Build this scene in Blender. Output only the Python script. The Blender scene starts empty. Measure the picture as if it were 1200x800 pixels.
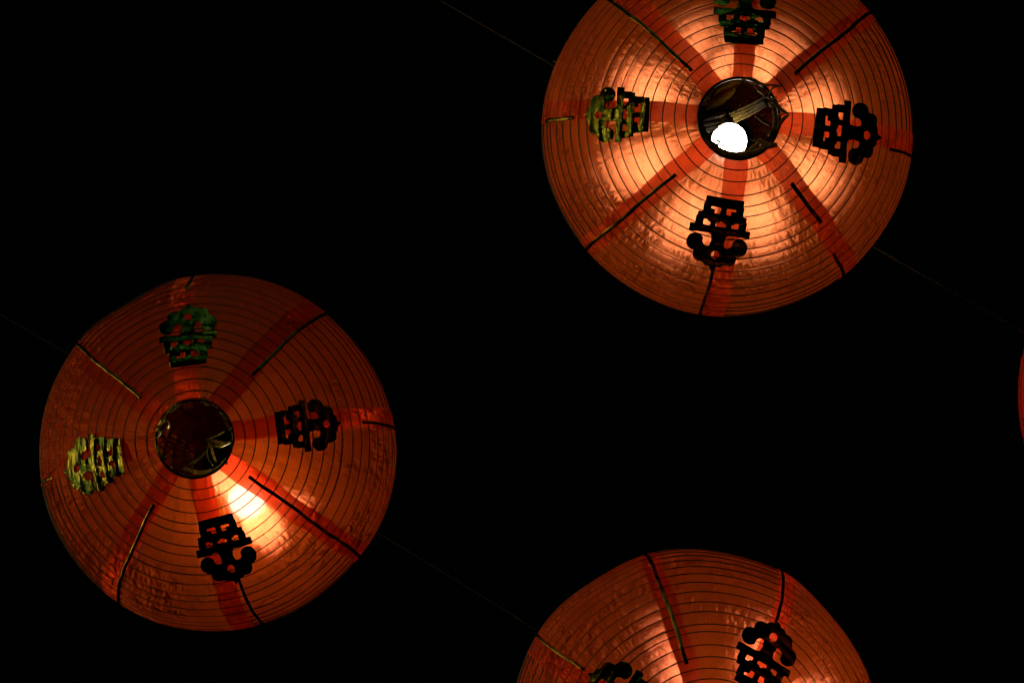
import bpy, bmesh, math, random
import numpy as np
from mathutils import Vector, Matrix, Quaternion

S = bpy.context.scene
col = S.collection
R = math.radians

# ------------------------------------------------------------------ camera
CAM_Z = 1.6
K = 1.389 / 1200 / 3.1            # metres per photo pixel, per metre of height above the camera
cam_d = bpy.data.cameras.new("camera")
cam_d.sensor_width = 36
cam_d.lens = 36 / (1200 * K)
cam_d.clip_end = 500
cam = bpy.data.objects.new("camera", cam_d)
cam.location = (0, 0, CAM_Z)
cam.rotation_euler = (math.pi, 0, 0)      # looking straight up; picture right = +X, picture down = +Y
col.objects.link(cam)
S.camera = cam

# ------------------------------------------------------------------ night sky, street lamps, exposure
W = bpy.data.worlds.new("World")
S.world = W
W.use_nodes = True
W.node_tree.nodes["Background"].inputs[0].default_value = (0.10, 0.16, 0.17, 1)
W.node_tree.nodes["Background"].inputs[1].default_value = 0.0016


def lamp(name, loc, energy, color, radius):
    d = bpy.data.lights.new(name, 'POINT')
    d.energy = energy
    d.color = color
    d.shadow_soft_size = radius
    o = bpy.data.objects.new(name, d)
    o.location = loc
    col.objects.link(o)


lamp("street_lamp_light", (-6.5, 0.3, 4.50), 640, (1.0, 0.66, 0.22), 0.12)     # sodium lamp along the street
lamp("far_lamp_light", (-0.8, -7.0, 4.3), 95, (0.42, 1.0, 0.62), 0.20)       # greenish mercury lamp behind

S.view_settings.view_transform = 'Standard'
S.view_settings.look = 'None'
S.view_settings.gamma = 1
S.view_settings.exposure = 0
S.render.engine = 'CYCLES'
S.cycles.use_denoising = True
S.cycles.max_bounces = 10
S.cycles.diffuse_bounces = 6
S.cycles.transmission_bounces = 8
S.cycles.sample_clamp_indirect = 4
S.cycles.caustics_refractive = True
S.cycles.caustics_reflective = False


def at(px, py, depth):
    return Vector(((px - 600) * K * depth, (py - 400) * K * depth, CAM_Z + depth))


PH0, PSTEP = 0.05227, 0.015358      # first hoop and hoop spacing along the skin

# ------------------------------------------------------------------ materials
class NT:
    def __init__(self, name):
        self.m = bpy.data.materials.new(name)
        self.m.use_nodes = True
        self.t = self.m.node_tree
        self.t.nodes.clear()
        self.out = self.n('ShaderNodeOutputMaterial')

    def n(self, kind, inputs=None, **props):
        nd = self.t.nodes.new(kind)
        for k, v in props.items():
            setattr(nd, k, v)
        for k, v in (inputs or {}).items():
            self.set(nd.inputs[k], v)
        return nd

    def set(self, sock, v):
        if isinstance(v, bpy.types.NodeSocket):
            self.t.links.new(v, sock)
        else:
            sock.default_value = v

    def math(self, op, a, b=None, c=None, clamp=False):
        nd = self.n('ShaderNodeMath', operation=op, use_clamp=clamp)
        self.set(nd.inputs[0], a)
        if b is not None:
            self.set(nd.inputs[1], b)
        if c is not None:
            self.set(nd.inputs[2], c)
        return nd.outputs[0]

    def vmath(self, op, a, b=None, scale=None):
        nd = self.n('ShaderNodeVectorMath', operation=op)
        self.set(nd.inputs[0], a)
        if b is not None:
            self.set(nd.inputs[1], b)
        if scale is not None:
            self.set(nd.inputs['Scale'], scale)
        return nd.outputs[0]

    def noise(self, vec, scale, detail=3.0, rough=0.55):
        return self.n('ShaderNodeTexNoise', {'Vector': vec, 'Scale': scale, 'Detail': detail, 'Roughness': rough})

    def mixs(self, f, a, b):
        nd = self.n('ShaderNodeMixShader')
        self.set(nd.inputs[0], f)
        self.t.links.new(a, nd.inputs[1])
        self.t.links.new(b, nd.inputs[2])
        return nd.outputs[0]

    def mixc(self, f, a, b):
        nd = self.n('ShaderNodeMix', data_type='RGBA')
        self.set(nd.inputs[0], f)
        self.set(nd.inputs[6], a)
        self.set(nd.inputs[7], b)
        return nd.outputs[2]

    def ramp(self, f, lo, hi):
        nd = self.n('ShaderNodeMapRange', {'Value': f, 'From Min': lo, 'From Max': hi}, interpolation_type='SMOOTHSTEP')
        return nd.outputs[0]

    def done(self, sh):
        self.t.links.new(sh, self.out.inputs[0])
        return self.m


def silk(name, tint=(1, 1, 1), fan_share=0.43):
    """Red satin: every gore scatters light mostly in the plane of its own threads."""
    M = NT(name)
    uv = M.n('ShaderNodeUVMap', uv_map='UVMap').outputs[0]
    inf = M.n('ShaderNodeObjectInfo')
    off = M.math('MULTIPLY', inf.outputs['Random'], 37.0)
    offv = M.n('ShaderNodeCombineXYZ', {0: off, 1: off, 2: off}).outputs[0]
    sep = M.n('ShaderNodeSeparateXYZ', {0: uv})
    u, v = sep.outputs[0], sep.outputs[1]

    def stretched(su, sv):
        return M.vmath('ADD', M.n('ShaderNodeCombineXYZ', {0: M.math('MULTIPLY', u, su), 1: M.math('MULTIPLY', v, sv), 2: 0.0}).outputs[0], offv)

    # puckers: ripples across the hoops, in patches, stronger towards the equator
    puck = M.noise(stretched(88, 40), 1.0, 1.8, 0.55).outputs[0]
    ph = M.math('FRACT', M.math('MULTIPLY', M.math('SUBTRACT', v, PH0), 1.0 / PSTEP))
    between = M.math('POWER', M.math('SINE', M.math('MULTIPLY', ph, math.pi)), 0.8)
    patch = M.ramp(M.noise(stretched(13, 13), 1.0, 2).outputs[0], 0.38, 0.58)
    outer = M.ramp(v, 0.15, 0.26)
    amp = M.math('MULTIPLY', patch, M.math('MULTIPLY_ADD', outer, 1.1, 0.04))
    soft = M.noise(stretched(30, 30), 1.0, 3).outputs[0]
    h = M.math('ADD', M.math('MULTIPLY', M.math('SUBTRACT', puck, 0.5), M.math('MULTIPLY', amp, between)),
               M.math('MULTIPLY', M.math('SUBTRACT', soft, 0.5), 0.11))
    bump = M.n('ShaderNodeBump', {'Strength': 1.0, 'Distance': 0.027, 'Height': h}).outputs[0]

    # thread scattering: the normal fans out along the gore's length
    ax = M.n('ShaderNodeVectorTransform', {0: (1, 0, 0)}, vector_type='VECTOR', convert_from='OBJECT', convert_to='WORLD').outputs[0]
    geo = M.n('ShaderNodeNewGeometry')
    wn = M.n('ShaderNodeTexWhiteNoise', {'Vector': M.vmath('SCALE', geo.outputs['Position'], scale=91357.0)}, noise_dimensions='3D')
    d = M.n('ShaderNodeVectorMath', operation='DOT_PRODUCT')
    M.set(d.inputs[0], ax)
    M.set(d.inputs[1], geo.outputs['Normal'])
    axp = M.vmath('NORMALIZE', M.vmath('SUBTRACT', ax, M.vmath('SCALE', geo.outputs['Normal'], scale=d.outputs['Value'])))
    ang = M.math('MULTIPLY', M.math('SUBTRACT', wn.outputs['Value'], 0.5), 2.9)
    fan = M.vmath('ADD', M.vmath('SCALE', bump, scale=M.math('COSINE', ang)), M.vmath('SCALE', axp, scale=M.math('SINE', ang)))
    fan = M.vmath('NORMALIZE', fan)

    # cloth: slub threads, faint stains
    slub = M.noise(stretched(900, 260), 1.0, 2, 0.6).outputs[0]
    stain = M.noise(stretched(24, 24), 1.0, 4, 0.6).outputs[0]
    k = M.math('MULTIPLY', M.math('MULTIPLY_ADD', slub, 0.8, 0.60), M.math('MULTIPLY_ADD', stain, 0.7, 0.65))
    t_col = M.mixc(1.0, (0, 0, 0, 1), (0.90 * tint[0], 0.145 * tint[1], 0.011 * tint[2], 1))
    f_col = (0.95 * tint[0], 0.275 * tint[1], 0.115 * tint[2], 1)
    def shade(c):
        nd = M.n('ShaderNodeVectorMath', operation='SCALE')
        M.set(nd.inputs[0], c if isinstance(c, bpy.types.NodeSocket) else tuple(c)[:3])
        M.set(nd.inputs['Scale'], k)
        return nd.outputs[0]
    tr = M.n('ShaderNodeBsdfTranslucent', {'Color': shade(t_col), 'Normal': bump}).outputs[0]
    rf = M.n('ShaderNodeBsdfRefraction', {'Color': shade(f_col), 'Roughness': 0.30, 'IOR': 12.0, 'Normal': fan}).outputs[0]
    df = M.n('ShaderNodeBsdfDiffuse', {'Color': shade((0.30 * tint[0], 0.035 * tint[1], 0.012 * tint[2], 1)), 'Normal': bump}).outputs[0]
    gl = M.n('ShaderNodeBsdfGlossy', {'Color': (0.9, 0.20, 0.05, 1), 'Roughness': 0.42, 'Normal': fan}).outputs[0]
    sh = M.mixs(fan_share, tr, rf)
    # a little light slips straight between the threads and shows the bulb as a soft spot
    sl = M.n('ShaderNodeBsdfRefraction', {'Color': (1.0, 0.92, 0.85, 1), 'Roughness': 0.55, 'IOR': 1.35, 'Normal': bump}).outputs[0]
    sh = M.mixs(0.07, sh, sl)
    sh = M.mixs(0.20, sh, df)
    sh = M.mixs(0.12, sh, gl)
    return M.done(sh)


def foil(name, base, dark, rough=0.3, scale=260.0, bump=0.0035):
    M = NT(name)
    uv = M.n('ShaderNodeUVMap', uv_map='UVMap').outputs[0]
    inf = M.n('ShaderNodeObjectInfo')
    off = M.math('MULTIPLY', inf.outputs['Random'], 53.0)
    sep = M.n('ShaderNodeSeparateXYZ', {0: uv})
    vec = M.n('ShaderNodeCombineXYZ', {0: M.math('MULTIPLY_ADD', sep.outputs[0], 0.22, off), 1: sep.outputs[1], 2: off}).outputs[0]
    vec2 = M.n('ShaderNodeCombineXYZ', {0: M.math('ADD', sep.outputs[0], off), 1: sep.outputs[1], 2: off}).outputs[0]
    nz = M.noise(vec, scale, 3, 0.6).outputs[0]
    nf = M.noise(vec2, scale * 3, 2, 0.6).outputs[0]
    h = M.math('ADD', nz, M.math('MULTIPLY', nf, 0.25))
    b = M.n('ShaderNodeBump', {'Strength': 1.0, 'Distance': bump, 'Height': h}).outputs[0]
    c = M.mixc(M.ramp(M.noise(vec2, 70.0, 3).outputs[0], 0.35, 0.65), dark, base)
    p = M.n('ShaderNodeBsdfPrincipled', {'Base Color': c, 'Metallic': 1.0, 'Roughness': rough, 'Normal': b})
    return M.done(p.outputs[0])


def plain(name, colr, rough=0.6, metallic=0.0, var=0.35, scale=160.0, transl=0.0, spec=0.4):
    M = NT(name)
    oc = M.n('ShaderNodeTexCoord').outputs['Object']
    n1 = M.noise(oc, scale, 4, 0.6).outputs[0]
    dk = tuple(x * (1 - var) for x in colr) + (1,)
    lt = tuple(min(1, x * (1 + var)) for x in colr) + (1,)
    c = M.mixc(M.ramp(n1, 0.3, 0.7), dk, lt)
    b = M.n('ShaderNodeBump', {'Strength': 0.4, 'Distance': 0.0006, 'Height': n1}).outputs[0]
    p = M.n('ShaderNodeBsdfPrincipled', {'Base Color': c, 'Metallic': metallic, 'Roughness': rough, 'Specular IOR Level': spec, 'Normal': b})
    sh = p.outputs[0]
    if transl:
        t = M.n('ShaderNodeBsdfTranslucent', {'Color': c}).outputs[0]
        sh = M.mixs(transl, sh, t)
    return M.done(sh)


def glow(name, colr, strength):
    M = NT(name)
    oc = M.n('ShaderNodeTexCoord').outputs['Object']
    n1 = M.noise(oc, 40.0, 2).outputs[0]
    st = M.math('MULTIPLY', M.math('MULTIPLY_ADD', n1, 0.2, 0.9), strength)
    e = M.n('ShaderNodeEmission', {'Color': colr + (1,), 'Strength': st})
    return M.done(e.outputs[0])


M_SILK = silk('red_satin')
M_SILK_DEEP = silk('deep_red_satin', (0.95, 0.70, 0.60), 0.60)
M_SILK_WORN = silk('worn_red_satin', (1.0, 0.85, 1.0), 0.50)
M_SILK_PINK = silk('crimson_satin', (1.0, 0.35, 2.2))
M_HOOP = plain('bamboo_hoop', (0.035, 0.018, 0.010), 0.6)
M_FOIL = foil('gold_green_foil', (0.15, 0.14, 0.018, 1), (0.016, 0.045, 0.010, 1), 0.15, 150.0, 0.0035)
M_STRIP = foil('gold_glitter_strip', (0.26, 0.19, 0.035, 1), (0.010, 0.014, 0.004, 1), 0.25, 420.0, 0.0012)
M_RIM = plain('rim_wire', (0.016, 0.014, 0.010), 0.3, 0.9)
M_TINSEL = plain('tinsel', (0.30, 0.21, 0.05), 0.6, 0.0, 0.55, 300.0, 0.6)
M_TASSEL_DIMMED = plain('tassel_fibre_dimmed', (0.060, 0.042, 0.009), 0.9, 0.0, 0.6, 400.0, 0.2, 0.05)  # tassel and deep tinsel near the bulb, colour darkened to hold back its glare
M_TINSEL_DK = plain('tinsel_dull', (0.16, 0.12, 0.035), 0.6, 0.0, 0.5, 300.0, 0.45)
M_SOCKET = plain('socket_plastic', (0.015, 0.016, 0.014), 0.35)
M_CORD = plain('cord_rubber', (0.012, 0.012, 0.012), 0.5)
M_CABLE = plain('steel_cable', (0.060, 0.045, 0.024), 0.7, 0.0)  # lighter copy, colour raised where the lamp lights the wire less
M_CABLE_DK = plain('dimmed_cable', (0.003, 0.0024, 0.0015), 0.8, 0.0)  # darker copy of the wire, colour lowered to offset the lamplight on it
M_TINSEL_GOLD = plain('tinsel_gold', (0.42, 0.33, 0.10), 0.35, 0.5, 0.5, 300.0, 0.25)

# ------------------------------------------------------------------ mesh helpers


def link(name, mesh, mat, parent=None, matrix=None, smooth=True):
    o = bpy.data.objects.new(name, mesh)
    if mat is not None and not mesh.materials:
        mesh.materials.append(mat)
    col.objects.link(o)
    if parent is not None:
        o.parent = parent
    if matrix is not None:
        o.matrix_basis = matrix
    if smooth and len(mesh.polygons):
        mesh.polygons.foreach_set('use_smooth', [True] * len(mesh.polygons))
    return o


def mesh_of(name, verts, faces, uvs=None):
    me = bpy.data.meshes.new(name)
    me.from_pydata([tuple(v) for v in verts], [], faces)
    if uvs is not None:
        lay = me.uv_layers.new(name='UVMap')
        vi = np.empty(len(me.loops), dtype=np.int32)
        me.loops.foreach_get('vertex_index', vi)
        lay.data.foreach_set('uv', np.asarray(uvs, dtype=np.float32)[vi].ravel())
    me.update()
    return me


def tube(name, pts, rad, sides=6, closed=False, flat=1.0):
    """Tube along a polyline; rad may be a number or one per point; flat < 1 squashes it into a ribbon."""
    pts = [Vector(p) for p in pts]
    n = len(pts)
    rads = rad if isinstance(rad, (list, tuple)) else [rad] * n
    verts, faces = [], []
    prev = None
    for i in range(n):
        a = pts[(i - 1) % n] if (closed or i > 0) else pts[i]
        b = pts[(i + 1) % n] if (closed or i < n - 1) else pts[i]
        t = (b - a).normalized()
        if prev is None:
            x = t.cross(Vector((0, 0, 1)))
            if x.length < 1e-3:
                x = t.cross(Vector((1, 0, 0)))
        else:
            x = prev - t * prev.dot(t)
        x.normalize()
        prev = x
        y = t.cross(x)
        for j in range(sides):
            q = 2 * math.pi * j / sides
            verts.append(pts[i] + x * (math.cos(q) * rads[i]) + y * (math.sin(q) * rads[i] * flat))
    for i in range(n if closed else n - 1):
        k = (i + 1) % n
        for j in range(sides):
            l = (j + 1) % sides
            faces.append((i * sides + j, i * sides + l, k * sides + l, k * sides + j))
    if not closed:
        faces.append(tuple(reversed(range(sides))))
        faces.append(tuple((n - 1) * sides + j for j in range(sides)))
    return mesh_of(name, verts, faces)


def smooth_path(ctrl, n=14):
    """Catmull-Rom through control points."""
    P = [Vector(c) for c in ctrl]
    P = [P[0] * 2 - P[1]] + P + [P[-1] * 2 - P[-2]]
    out = []
    segs = len(P) - 3
    per = max(2, n // segs)
    for i in range(segs):
        p0, p1, p2, p3 = P[i:i + 4]
        for j in range(per):
            t = j / per
            out.append(0.5 * (2 * p1 + (p2 - p0) * t + (2 * p0 - 5 * p1 + 4 * p2 - p3) * t * t + (3 * p1 - p0 - 3 * p2 + p3) * t ** 3))
    out.append(P[-2])
    return out


def lathe(name, prof, n=24):
    verts, faces = [], []
    for r, z in prof:
        for j in range(n):
            q = 2 * math.pi * j / n
            verts.append((r * math.cos(q), r * math.sin(q), z))
    for i in range(len(prof) - 1):
        for j in range(n):
            k = (j + 1) % n
            faces.append((i * n + j, i * n + k, (i + 1) * n + k, (i + 1) * n + j))
    faces.append(tuple(reversed(range(n))))
    faces.append(tuple((len(prof) - 1) * n + j for j in range(n)))
    return mesh_of(name, verts, faces)


# ------------------------------------------------------------------ lantern form
A_R = 0.25                      # equator radius
B_H = 0.175                     # half height
PXR = 216.0                     # photo pixels per equator radius
ph = np.linspace(0, math.pi, 4001)
RHO = A_R * np.sin(ph)
ZZ = B_H * (1 - np.cos(ph))     # 0 at the bottom pole
ARC = np.concatenate([[0], np.cumsum(np.hypot(np.diff(RHO), np.diff(ZZ)))])
HOLE = 45 / PXR * A_R
S_HOLE = float(np.interp(HOLE, RHO[:2000], ARC[:2000]))
S_END = float(ARC[-1] - S_HOLE)
N_HOOP = 37
STEP = (S_END - S_HOLE) / N_HOOP


def arc_at_rho(rho):            # lower half
    return np.interp(rho, RHO[:2001], ARC[:2001])


class Form:
    """Surface of one lantern: (angle, arc length from bottom pole) -> local point."""
    def __init__(self, seed, dents):
        rnd = random.Random(seed)
        self.h = [(k, rnd.uniform(0.0015, 0.005), rnd.uniform(0, 6.28)) for k in (2, 3, 4, 8)]
        self.dents = dents
        self.wob = [(rnd.uniform(-0.0022, 0.0022), rnd.uniform(0, 6.28)) for _ in range(N_HOOP + 1)]

    def p(self, th, s, off=0.0):
        th = np.asarray(th, float)
        s = np.asarray(s, float)
        th, s = np.broadcast_arrays(th, s)
        rho = np.interp(s, ARC, RHO)
        z = np.interp(s, ARC, ZZ)
        f = np.ones_like(rho)
        eq = (rho / A_R) ** 2
        for k, a, ph0 in self.h:
            f = f + a * np.cos(k * th + ph0) * eq
        for ang, width, depth in self.dents:
            dd = (th - ang + math.pi) % (2 * math.pi) - math.pi
            f = f - depth * np.exp(-(dd / width) ** 2) * eq * eq
        # flatter between the hoops
        t = ((s - S_HOLE) / STEP) % 1.0
        sag = -0.0004 * 4 * t * (1 - t)
        # outward normal of the spheroid
        nr = rho / A_R ** 2
        nz = (z - B_H) / B_H ** 2
        ln = np.sqrt(nr ** 2 + nz ** 2) + 1e-9
        nr, nz = nr / ln, nz / ln
        q = off + sag
        rr = rho * f + nr * q
        zz = z + nz * q
        return np.stack([rr * np.cos(th), rr * np.sin(th), zz], -1)


def grid_faces(nu, nv):
    i, j = np.meshgrid(np.arange(nv - 1), np.arange(nu - 1), indexing='ij')
    a = i * nu + j
    return np.stack([a, a + 1, a + nu + 1, a + nu], -1).reshape(-1, 4).tolist()


SEAM_W = 0.0285


def gore_mesh(F, cen, off, rnd):
    ncol = 26
    s = np.linspace(S_HOLE - 0.001, S_END + 0.001, N_HOOP * 4 + 1)
    rho = np.interp(s, ARC, RHO)
    jl, jr = rnd.uniform(-0.002, 0.002), rnd.uniform(-0.002, 0.002)
    half_l = np.minimum(math.pi / 8 + (SEAM_W / 2 + jl) / np.maximum(rho, 0.03), math.pi / 8 + 0.30)
    half_r = np.minimum(math.pi / 8 + (SEAM_W / 2 + jr) / np.maximum(rho, 0.03), math.pi / 8 + 0.30)
    w = np.linspace(0, 1, ncol)
    th = cen - half_l[:, None] + (half_l + half_r)[:, None] * w[None, :]
    # hand-cut edges are never quite straight
    wig = 0.0010 * np.sin(s * 70 + cen * 9)[:, None] / np.maximum(rho, 0.03)[:, None]
    th = th + wig
    P = F.p(th, np.repeat(s[:, None], ncol, 1), off)
    c, sn = math.cos(-cen), math.sin(-cen)
    X = P[..., 0] * c - P[..., 1] * sn
    Y = P[..., 0] * sn + P[..., 1] * c
    V = np.stack([X, Y, P[..., 2]], -1).reshape(-1, 3)
    UV = np.stack([th * 0.2, np.repeat(s[:, None], ncol, 1)], -1).reshape(-1, 2)
    f = grid_faces(ncol, len(s))
    return mesh_of('panel', V, f, UV)


# ------------------------------------------------------------------ paper emblem (cut-out character with scroll foot)
def box(u, v, u0, u1, v0, v1):
    return np.maximum(np.maximum(u0 - u, u - u1), np.maximum(v0 - v, v - v1))


def circ(u, v, cu, cv, r):
    return np.hypot(u - cu, v - cv) - r


def caps(u, v, u0, u1, cv, r):
    return np.hypot(u - np.clip(u, u0, u1), v - cv) - r


def emblem_sdf(u, v):
    a = abs(u)
    bar1 = box(u, v, -23, 23, 92, 102.5)
    post1 = box(a, v, 16, 24.3, 100, 116)
    mid1 = box(u, v, -3.2, 3.0, 100, 116)
    bar2 = box(u, v, -29.5, 29.5, 111.5, 119)
    hookl = box(u, v, -16.5, -10.5, 107, 114)          # makes the upper openings L-shaped
    hookr = box(u, v, 11, 16.5, 107, 114)
    post2 = box(a, v, 22.5, 31, 117, 130)
    mid2 = box(a, v, 7, 12.6, 117, 130)
    toothm = box(a, v, 2.8, 8, 117, 120.8)
    toothl = box(a, v, 12, 16, 117, 121)
    bar3 = box(u, v, -37, 37, 126.5, 134.5)
    neck = np.maximum(a - (8.5 + np.maximum(0, 137 - v) * 1.6), np.maximum(132 - v, v - 150))
    top = np.minimum.reduce([bar1, post1, mid1, bar2, hookl, hookr, post2, mid2, toothm, toothl, bar3, neck])
    lobe = circ(a, v, 27.3, 147.5, 10)
    arm = box(a, v, 0, 27, 147.5, 158)
    body = caps(u, v, -18, 18, 161, 8.6)
    foot = caps(u, v, -7, 7, 166, 7)
    tip = np.maximum(a - np.maximum(0, (178.5 - v)) * 0.8, np.maximum(168 - v, v - 178.5))
    low = np.minimum.reduce([lobe, arm, body, foot, tip])
    low = np.maximum(low, -circ(a, v, 12.5, 144.5, 6.6))
    low = np.maximum(low, -circ(u, v, 0, 159, 5.8))
    top = np.maximum(top, -circ(a, v, 14.5, 143, 7.0))
    return np.minimum(top, low) - 0.65


def emblem_base():
    st = 1.15
    us = np.arange(-40, 40.01, st)
    vs = np.arange(90, 181, st)
    U, V = np.meshgrid(us, vs)
    D = emblem_sdf(U, V)
    verts, faces, key = [], [], {}

    def corner(i, j):
        k = ('c', i, j)
        if k not in key:
            key[k] = len(verts)
            verts.append((us[j], vs[i]))
        return key[k]

    def edge(i0, j0, i1, j1):
        k = ('e',) + tuple(sorted([(i0, j0), (i1, j1)]))
        if k not in key:
            d0, d1 = D[i0, j0], D[i1, j1]
            t = min(max(d0 / (d0 - d1), 0.04), 0.96)
            key[k] = len(verts)
            verts.append((us[j0] + (us[j1] - us[j0]) * t, vs[i0] + (vs[i1] - vs[i0]) * t))
        return key[k]

    for i in range(len(vs) - 1):
        for j in range(len(us) - 1):
            cs = [(i, j), (i, j + 1), (i + 1, j + 1), (i + 1, j)]
            ins = [D[c] < 0 for c in cs]
            if not any(ins):
                continue
            poly = []
            for q in range(4):
                c0, c1 = cs[q], cs[(q + 1) % 4]
                if ins[q]:
                    poly.append(corner(*c0))
                if ins[q] != ins[(q + 1) % 4]:
                    if c0 <= c1:
                        poly.append(edge(*c0, *c1))
                    else:
                        poly.append(edge(*c1, *c0))
            if len(poly) >= 3:
                faces.append(tuple(poly))
    return np.array(verts), faces


EV, EF = emblem_base()


def emblem_mesh(F, cen, seed, r0, scale):
    rnd = random.Random(seed)
    v0 = EV[:, 1].min()
    r = (r0 + (EV[:, 1] - v0) * scale) / PXR * A_R
    t = EV[:, 0] * scale / PXR * A_R
    th = cen + np.arctan2(t, r)
    s = arc_at_rho(np.minimum(np.hypot(r, t), A_R * 0.995))
    a1, a2, p1, p2 = rnd.uniform(55, 80), rnd.uniform(90, 130), rnd.uniform(0, 6), rnd.uniform(0, 6)
    crump = 0.0014 + 0.0008 * np.sin(2 * math.pi * s / STEP + p1 + t * 40) + 0.0006 * np.sin(t * a2 + p2)
    top = F.p(th, s, 0.0026 + np.abs(crump))
    bot = F.p(th, s, 0.0020 + np.abs(crump))
    n = len(EV)
    verts = np.concatenate([top, bot])
    faces = [tuple(f) for f in EF] + [tuple(n + i for i in reversed(f)) for f in EF]
    cnt = {}
    for f in EF:
        for q in range(len(f)):
            e = (f[q], f[(q + 1) % len(f)])
            cnt[e] = cnt.get(e, 0) + 1
    for (a, b) in list(cnt):
        if (b, a) not in cnt:
            faces.append((b, a, n + a, n + b))
    uv = np.stack([np.concatenate([t, t]), np.concatenate([s, s])], -1)
    return mesh_of('emblem', verts, faces, uv)


def strip_mesh(F, cen, r0, r1, width, seed, past=0.0):
    """Foil ribbon along a seam between two photo radii; `past` carries it on beyond the equator."""
    rnd = random.Random(seed)
    s0 = float(arc_at_rho(r0 / PXR * A_R))
    s1 = float(arc_at_rho(min(r1, PXR) / PXR * A_R)) + past
    n = max(8, int((s1 - s0) / 0.004))
    s = np.linspace(s0, s1, n)
    rho = np.interp(s, ARC, RHO)
    drift = rnd.uniform(-0.006, 0.006)
    t = drift * (s - s0) / 0.2 + 0.0007 * np.sin(s * 55 + seed)
    rows = []
    for kk in (-1, -0.33, 0.33, 1):
        w = width / 2 * kk * (1 + 0.10 * np.sin(s * 160 + seed * 3 + kk))
        rows.append((t + w))
    th = np.stack([cen + q / rho for q in rows], -1)
    ss = np.repeat(s[:, None], 4, 1)
    lift = 0.0022 + 0.0004 * np.sin(ss * 210 + seed)
    top = F.p(th, ss, lift).reshape(-1, 3)
    bot = F.p(th, ss, lift - 0.0007).reshape(-1, 3)
    g = grid_faces(4, n)
    N = 4 * n
    faces = [tuple(f) for f in g] + [tuple(N + i for i in reversed(f)) for f in g]
    for i in range(n - 1):
        faces.append((i * 4, i * 4 + 4, N + i * 4 + 4, N + i * 4))
        faces.append((i * 4 + 3, N + i * 4 + 3, N + i * 4 + 7, i * 4 + 7))
    for i in range(3):
        faces.append((i + 1, i, N + i, N + i + 1))
        b = (n - 1) * 4
        faces.append((b + i, b + i + 1, N + b + i + 1, N + b + i))
    uv = np.stack([np.stack(rows, -1).ravel(), ss.ravel()], -1)
    return mesh_of('gold_strip', np.concatenate([top, bot]), faces, np.concatenate([uv, uv]))


# ------------------------------------------------------------------ lantern
def lantern(label, cpx, ppx, depth, rot, emb_jit, strip_def, seed, mat, dents=()):
    """cpx: outline centre, ppx: hole centre in the photograph, depth: height above the camera."""
    rnd = random.Random(seed)
    cen = at(cpx[0], cpx[1], depth)
    hb = B_H * math.cos(math.asin(HOLE / A_R))
    c = 1.0
    for _ in range(6):
        pole = at(ppx[0], ppx[1], depth - hb * c)
        lat = Vector((pole.x - cen.x, pole.y - cen.y))
        c = math.sqrt(max(0.2, 1 - (lat.length / hb) ** 2))
    axis_up = Vector((-lat.x / hb, -lat.y / hb, c)).normalized()
    q = Vector((0, 0, 1)).rotation_difference(axis_up)
    root = bpy.data.objects.new('paper_lantern', None)
    root.empty_display_size = 0.05
    col.objects.link(root)
    root.rotation_mode = 'QUATERNION'
    root.rotation_quaternion = q
    root.location = cen - axis_up * B_H
    root['label'] = label
    root['category'] = 'lantern'
    root['group'] = 'lanterns strung on overhead cables'
    F = Form(seed, dents)
    for k in range(8):
        a = -R(rot + 22.5 + 45 * k)
        off = 0.0007 if k % 2 else -0.0007
        g = gore_mesh(F, a, off, rnd)
        link('panel', g, mat, root, Matrix.Rotation(a, 4, 'Z'))
    th = np.linspace(0, 2 * math.pi, 97)[:-1]
    for k in range(N_HOOP + 1):
        s = S_HOLE + STEP * (k + rnd.uniform(-0.09, 0.09))
        if k in (0, N_HOOP):
            continue
        am, p0 = F.wob[k]
        P = F.p(th, s + am * np.sin(th + p0), 0.0004)
        link('hoop', tube('hoop', P, 0.00080, 5, True), M_HOOP, root)
    for s, nm in ((S_HOLE, 'rim_ring'), (S_END, 'top_ring')):
        P = F.p(th, s, -0.0006)
        link(nm, tube(nm, P, 0.0019, 8, True), M_RIM, root)
    for k in range(4):
        a = -R(rot + 90 * k + emb_jit[k][0])
        link('emblem', emblem_mesh(F, a, seed * 10 + k, emb_jit[k][1], emb_jit[k][2]), M_FOIL, root)
    for i, (ang, r0, r1, w, past) in enumerate(strip_def):
        link('gold_strip', strip_mesh(F, -R(ang), r0, r1, w, seed * 20 + i, past), M_STRIP, root)
    # hanger: crossbar over the top ring with a wire hook up to the cable
    zt = 2 * B_H - (B_H - hb) + 0.002
    rt = HOLE
    xa = -R(rot + 20)
    d = Vector((math.cos(xa), math.sin(xa), 0))
    bar = tube('crossbar', [d * (-rt) + Vector((0, 0, zt)), Vector((0, 0, zt + 0.002)), d * rt + Vector((0, 0, zt))], 0.0018, 6)
    link('crossbar', bar, M_RIM, root)
    return root, F, axis_up, cen


def short(ang, r0=168, past=0.05, w=0.0042):
    return (ang, r0, 216, w, past)


def diag(ang, r0=80, past=0.05, w=0.0048):
    return (ang, r0, 216, w, past)


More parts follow.
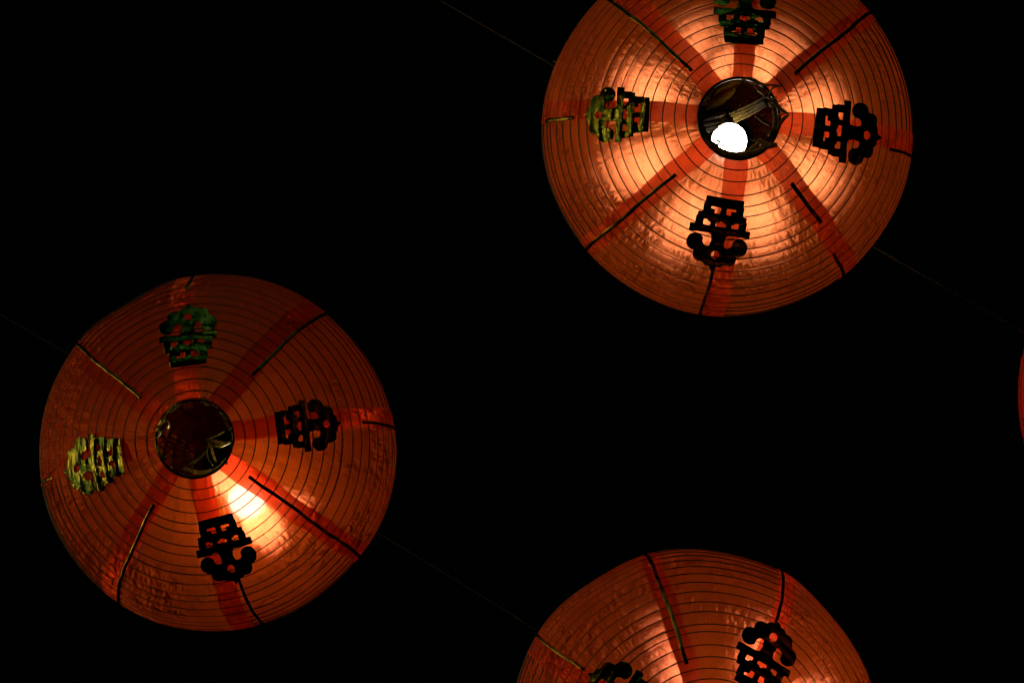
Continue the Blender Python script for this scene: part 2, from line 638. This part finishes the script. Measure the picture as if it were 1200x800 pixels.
LA = lantern('bright red satin lantern with a bare white bulb showing in its tinsel-fringed hole',
             (852, 154), (866, 139), 3.10, -5, ((-1, 84, .915), (1, 83, .915), (2, 98, .81), (-4, 88, .90)),
             [diag(39, 80), diag(134, 74), diag(221, 92), (310, 92, 148, 0.0056, 0.0), (308, 184, 216, 0.0050, 0.05),
              short(-9, 178), short(87), (177.5, 180, 212, 0.0050, 0.0), short(261.5, 160)], 3, M_SILK, [(R(70), 0.25, 0.006), (R(25), 0.15, -0.004), (R(150), 0.2, 0.006)])
LB = lantern('dim dark red satin lantern with a white glow beside its unlit hole',
             (255, 529), (228, 514), 3.10 * 216 / 208, 10, ((-2, 93, .80), (-3, 86, .90), (2, 86, .90), (5, 92, .87)),
             [diag(50, 98), diag(143, 80), diag(238, 88), diag(326, 76), short(8, 186), short(98, 186), short(192, 186), short(286, 163)],
             5, M_SILK_DEEP, [(R(-137), 0.15, -0.010), (R(-121), 0.16, 0.020), (R(40), 0.3, 0.006)])
LC = lantern('red satin lantern at the lower end of the cable that carries the dim lantern',
             (812, 859), (836, 886), 3.10, -30, ((0, 84, .9), (0, 84, .9), (-3, 80, .9), (0, 84, .9)),
             [diag(15), diag(105, 104), diag(195), diag(285), short(-30), short(61, 156), short(147, 165), short(240)], 8, M_SILK_WORN, [(R(-44), 0.22, 0.014), (R(-58), 0.10, -0.006), (R(-120), 0.2, 0.008)])
LD = lantern('crimson lantern on the cable beyond the bright lantern',
             (1408, 466), (1449, 471), 3.16, 15, ((0, 88, .9),) * 4,
             [diag(60), diag(150), diag(240), diag(330), short(15), short(105), short(195), short(285)], 11, M_SILK_PINK)

# ------------------------------------------------------------------ cables and hooks


def cable(label, ctrl, mat):
    o = link('support_cable', tube('support_cable', smooth_path(ctrl, 40), 0.0011, 6), mat)
    o['label'] = label
    o['category'] = 'cable'
    return o


def top_of(L):
    root, F, ax, cen = L
    return cen + ax * B_H


CD = 3.425
line1 = [at(-1500, -1180, 3.2), at(515, 0, CD), at(650, 72, CD), at(828, 176, CD + 0.004), at(1025, 290, CD), at(1200, 390, CD), at(1329, 465, CD), at(2600, 1180, 3.3)]
line2 = [at(-1500, -500, 3.35), at(-300, 195, 3.5), at(287, 533, 3.53), at(450, 628, 3.49), at(610, 725, 3.45), at(792, 834, CD), at(2600, 1900, 3.3)]
cable('thin wire strung across the night above the bright lantern', line1, M_CABLE)
cable('thin wire strung across the night above the dim lantern', line2, M_CABLE_DK)

for L, hp in ((LA, at(828, 176, CD + 0.004)), (LB, at(287, 533, 3.53)), (LC, at(792, 834, CD)), (LD, at(1329, 465, CD))):
    root, F, ax, cen = L
    inv = (Matrix.Translation(root.location) @ root.rotation_quaternion.to_matrix().to_4x4()).inverted()
    top = inv @ hp
    z0 = 2 * B_H - 0.002
    pts = [Vector((0, 0, z0)), Vector((0.002, 0, z0 + 0.03)), top - Vector((0.002, 0, 0.02)), top + Vector((0, 0, 0.003))]
    link('hook', tube('hook', smooth_path(pts, 12), 0.0013, 6), M_RIM, root)

# ------------------------------------------------------------------ bulbs


def bulb(label, pos, colr, strength, hang, tilt=(0, 0)):
    root = bpy.data.objects.new('light_bulb', None)
    root.empty_display_size = 0.02
    root.location = pos
    root.rotation_euler = (tilt[0], tilt[1], 0)
    col.objects.link(root)
    root['label'] = label
    root['category'] = 'light bulb'
    root['group'] = 'bulbs inside the lanterns'
    prof = []
    r = 0.0235
    for i in range(1, 15):
        t = math.pi * i / 18
        prof.append((r * math.sin(t), -r * math.cos(t)))
    prof += [(0.0135, 0.0235), (0.0128, 0.031)]
    link('globe', lathe('globe', [(0.002, -r)] + prof), glow('bulb_glow', colr, strength), root)
    link('socket', lathe('socket', [(0.0150, 0.0300), (0.0175, 0.0305), (0.0180, 0.036), (0.0180, 0.060), (0.0165, 0.066), (0.008, 0.072), (0.005, 0.080)]), M_SOCKET, root)
    m = (Matrix.Translation(pos) @ root.rotation_euler.to_matrix().to_4x4()).inverted()
    h = m @ hang
    pts = [Vector((0, 0, 0.078)), Vector((0, 0, 0.11)), Vector((h.x * 0.6, h.y * 0.6, h.z * 0.6 + 0.02)), h]
    link('cord', tube('cord', smooth_path(pts, 15), 0.0032, 8), M_CORD, root)
    return root


WARM = (1.0, 0.82, 0.62)
bulb('glowing bare white bulb seen through the hole of the bright lantern', at(854.5, 165, 3.040), WARM, 21, top_of(LA) + Vector((0.008, 0.0, -0.004)), (0.32, -0.02))
bulb('bulb glowing white through the skin of the dim lantern', at(289, 584, 3.094), (1.0, 0.88, 0.76), 22, top_of(LB) + Vector((0.008, 0.0, -0.004)), (0.25, -0.2))
bulb('hidden bulb lighting the lower lantern', at(866, 872, 3.03), WARM, 28, top_of(LC) + Vector((0.008, 0.0, -0.004)))
bulb('hidden bulb lighting the crimson lantern', at(1440, 475, 3.06), WARM, 45, top_of(LD) + Vector((0.008, 0.0, -0.004)))

# ------------------------------------------------------------------ torn tinsel round the holes
rt = random.Random(77)


def strand(L, ctrl, depth, wid, mat, ox, oy, sc, flat=0.3, dz=None):
    """ctrl: points (zoom px) round the hole, laid in the plane of the hole."""
    root = L[0]
    inv = (Matrix.Translation(root.location) @ root.rotation_quaternion.to_matrix().to_4x4()).inverted()
    pts = []
    for i, c in enumerate(ctrl):
        d = depth + (c[2] if len(c) > 2 else 0.0)
        pts.append(inv @ at(ox + c[0] / sc, oy + c[1] / sc, d))
    pts = smooth_path(pts, 12)
    n = len(pts)
    rad = [wid * (0.45 + 0.55 * math.sin(math.pi * (0.12 + 0.8 * i / (n - 1)))) * rt.uniform(0.8, 1.2) for i in range(n)]
    return link('tinsel_strand', tube('tinsel_strand', pts, rad, 5, False, flat), mat, root, smooth=False)


DA = 3.10 - B_H * 0.978
sA = [
    ([(400, 82, .06), (250, 125, .05), (150, 185, .035), (75, 260, .006)], .0040, 0),
    ([(345, 150, .11), (285, 205, .09), (180, 262, .05), (55, 325, .006)], .0042, 0),
    ([(330, 170, .11), (260, 240, .09), (160, 300, .05), (55, 345, .006)], .0030, 1),
    ([(255, 370, .10), (180, 388, .06), (50, 420, .004)], .0040, 0),
    ([(245, 420, .09), (160, 450, .06), (50, 470, .004)], .0030, 1),
    ([(240, 440, .085), (160, 480, .06), (55, 500, .004)], .0038, 0),
    ([(200, 490, .08), (120, 520, .05), (62, 535, .004)], .0030, 1),
    ([(70, 540, .000), (130, 640, -.001), (280, 722, -.002), (450, 728, -.002), (600, 680, -.003), (730, 650, -.004)], .0036, 0),
    ([(105, 590, .004), (200, 708, .004), (300, 748, .003), (430, 752, .003), (570, 715, .002)], .0040, 1),
    ([(60, 300, .002), (45, 400, .002), (60, 500, .002), (110, 610, .002)], .0034, 1),
    ([(150, 600, .02), (205, 612, .02), (285, 622, .02)], 0.0011, 1),
    ([(195, 640, .02), (240, 655, .02), (290, 660, .02), (370, 680, .02)], 0.0011, 1),
    ([(180, 650, .02), (215, 625, .02), (225, 600, .02)], 0.0011, 1),
    ([(560, 610, .000), (640, 640, -.003), (735, 650, -.006)], .0026, 0),
    ([(600, 660, .000), (680, 640, -.004), (720, 628, -.006)], .0016, 0),
    ([(475, 545, .05), (520, 600, .04), (600, 585, .01)], .0018, 0),
    ([(480, 560, .06), (495, 520, .06), (555, 470, .06)], .0010, 0),
    ([(600, 590, .002), (610, 545, .000), (645, 525, -.002), (665, 555, -.002), (640, 595, .000), (605, 585, .002)], .0014, 1),
    ([(450, 700, .000), (500, 670, .000), (545, 640, -.002), (565, 610, .000)], .0020, 0),
    ([(535, 385, .08), (600, 430, .05), (680, 480, .006)], .0022, 0),
    ([(385, 84, -.002), (480, 52, -.004), (555, 72, -.006)], .0014, 0),
    ([(430, 90, .001), (540, 96, -.002), (640, 112, -.005), (765, 120, -.008)], .0018, 0),
    ([(765, 118, -.008), (695, 132, -.006), (650, 205, .000)], .0016, 0),
    ([(640, 190, .002), (700, 270, -.002), (760, 330, -.005), (832, 372, -.008)], .0026, 1),
    ([(832, 378, -.008), (770, 430, -.005), (720, 520, -.002), (640, 620, .002)], .0024, 1),
    ([(690, 290, .000), (712, 400, -.002), (700, 500, .000), (640, 600, .002)], .0028, 1),
    ([(800, 370, -.007), (755, 372, -.006), (700, 380, .000)], .0012, 0),
    ([(832, 376, -.008), (855, 372, -.010)], .0006, 0),
    ([(640, 255, .004), (700, 240, -.002), (742, 208, -.006)], .0008, 0),
    ([(640, 270, .004), (710, 275, -.002), (790, 240, -.006)], .0006, 0),
    ([(650, 275, .004), (720, 300, -.002), (830, 290, -.006)], .0005, 0),
    ([(355, 380, .1), (365, 340, .1), (375, 310, .11)], .0010, 0),
    ([(400, 285, .12), (420, 310, .11), (450, 322, .10)], .0016, 0),
    ([(240, 360, .09), (262, 395, .09), (300, 440, .08)], .0010, 0),
    ([(540, 540, .012), (560, 500, .010), (590, 480, .008)], .0009, 1),
    ([(560, 380, .014), (640, 382, .008), (720, 380, .000)], .0005, 0),
]
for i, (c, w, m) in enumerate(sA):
    strand(LA, c, DA, w * 1.1, M_HOOP if c[0][2] == .02 else M_TASSEL_DIMMED if c[0][2] > .04 and i > 2 else M_TINSEL_DK if m else M_TINSEL, 815, 85, 7.62, 0.45)
for i in range(26):                      # scraps wound round the rim, thickest on the lower left
    a0 = rt.choice((rt.uniform(0, 6.283), rt.uniform(1.2, 4.2)))
    da = rt.uniform(0.15, 0.55)
    pts = []
    for k in range(4):
        a = a0 + da * k / 3
        rr = 338 + rt.uniform(-34, 6)
        pts.append((389 + rr * math.cos(a), 412 + rr * math.sin(a), rt.uniform(.0, .012)))
    strand(LA, pts, DA, rt.uniform(.0010, .0026), M_TINSEL_DK if i % 3 == 0 else M_TINSEL, 815, 85, 7.62, 0.5)
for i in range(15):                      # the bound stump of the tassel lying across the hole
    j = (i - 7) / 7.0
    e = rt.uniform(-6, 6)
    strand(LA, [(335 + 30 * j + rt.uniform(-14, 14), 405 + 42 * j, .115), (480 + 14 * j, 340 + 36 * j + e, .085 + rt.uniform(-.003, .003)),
                (640 + 12 * j + rt.uniform(-30, 14), 262 + 34 * j + e, .03)], DA, rt.uniform(.0013, .0021), M_TASSEL_DIMMED, 815, 85, 7.62, 0.7)

DB = 3.10 * 216 / 208 - B_H * 0.978
sB = [
    ([(500, 410, .010), (500, 470, .008), (470, 510, .006), (400, 580, .002), (360, 640, -.002)], .0016, 0),
    ([(500, 490, .008), (420, 560, .004), (350, 600, .002), (290, 640, .000)], .0015, 0),
    ([(490, 500, .008), (500, 560, .006), (540, 620, .002)], .0012, 0),
    ([(520, 440, .010), (540, 520, .008), (570, 590, .002)], .0022, 1),
    ([(490, 400, .012), (560, 420, .010), (650, 430, .004)], .0030, 1),
    ([(480, 400, .014), (560, 370, .010), (640, 330, .004)], .0016, 1),
    ([(500, 410, .012), (560, 450, .010), (620, 450, .004), (690, 420, .002)], .0026, 0),
    ([(290, 640, -.001), (360, 670, -.001), (450, 680, -.001), (560, 650, -.001)], .0030, 1),
    ([(560, 650, -.001), (640, 600, -.003), (665, 570, -.005)], .0022, 0),
    ([(645, 560, -.002), (655, 590, -.005), (665, 610, -.006)], .0016, 0),
    ([(120, 260, -.002), (150, 240, -.002), (170, 270, .000), (150, 310, .002), (120, 290, .000)], .0014, 0),
    ([(100, 270, -.002), (95, 320, -.002), (130, 330, .000)], .0012, 0),
    ([(60, 330, -.002), (80, 300, -.003), (90, 350, -.002), (60, 390, -.002)], .0018, 0),
    ([(620, 180, -.002), (660, 260, -.002), (700, 330, -.002)], .0026, 0),
    ([(70, 520, -.002), (110, 540, -.002), (150, 560, -.002)], .0030, 0),
]
for c, w, m in sB:
    strand(LB, c, DB, w, M_TINSEL if m else M_TINSEL_GOLD, 175, 460, 7.27)
for i in range(22):                      # scraps wound round the rim
    a0 = rt.uniform(0, 6.283)
    da = rt.uniform(0.15, 0.5)
    cxz, cyz, rz = 385, 395, 322
    pts = []
    for k in range(4):
        a = a0 + da * k / 3
        rr = rz + rt.uniform(-16, 10)
        pts.append((cxz + rr * math.cos(a), cyz + rr * math.sin(a), rt.uniform(-.004, .002)))
    strand(LB, pts, DB, rt.uniform(.0012, .0026), M_TINSEL if i % 2 else M_TINSEL_GOLD, 175, 460, 7.27)
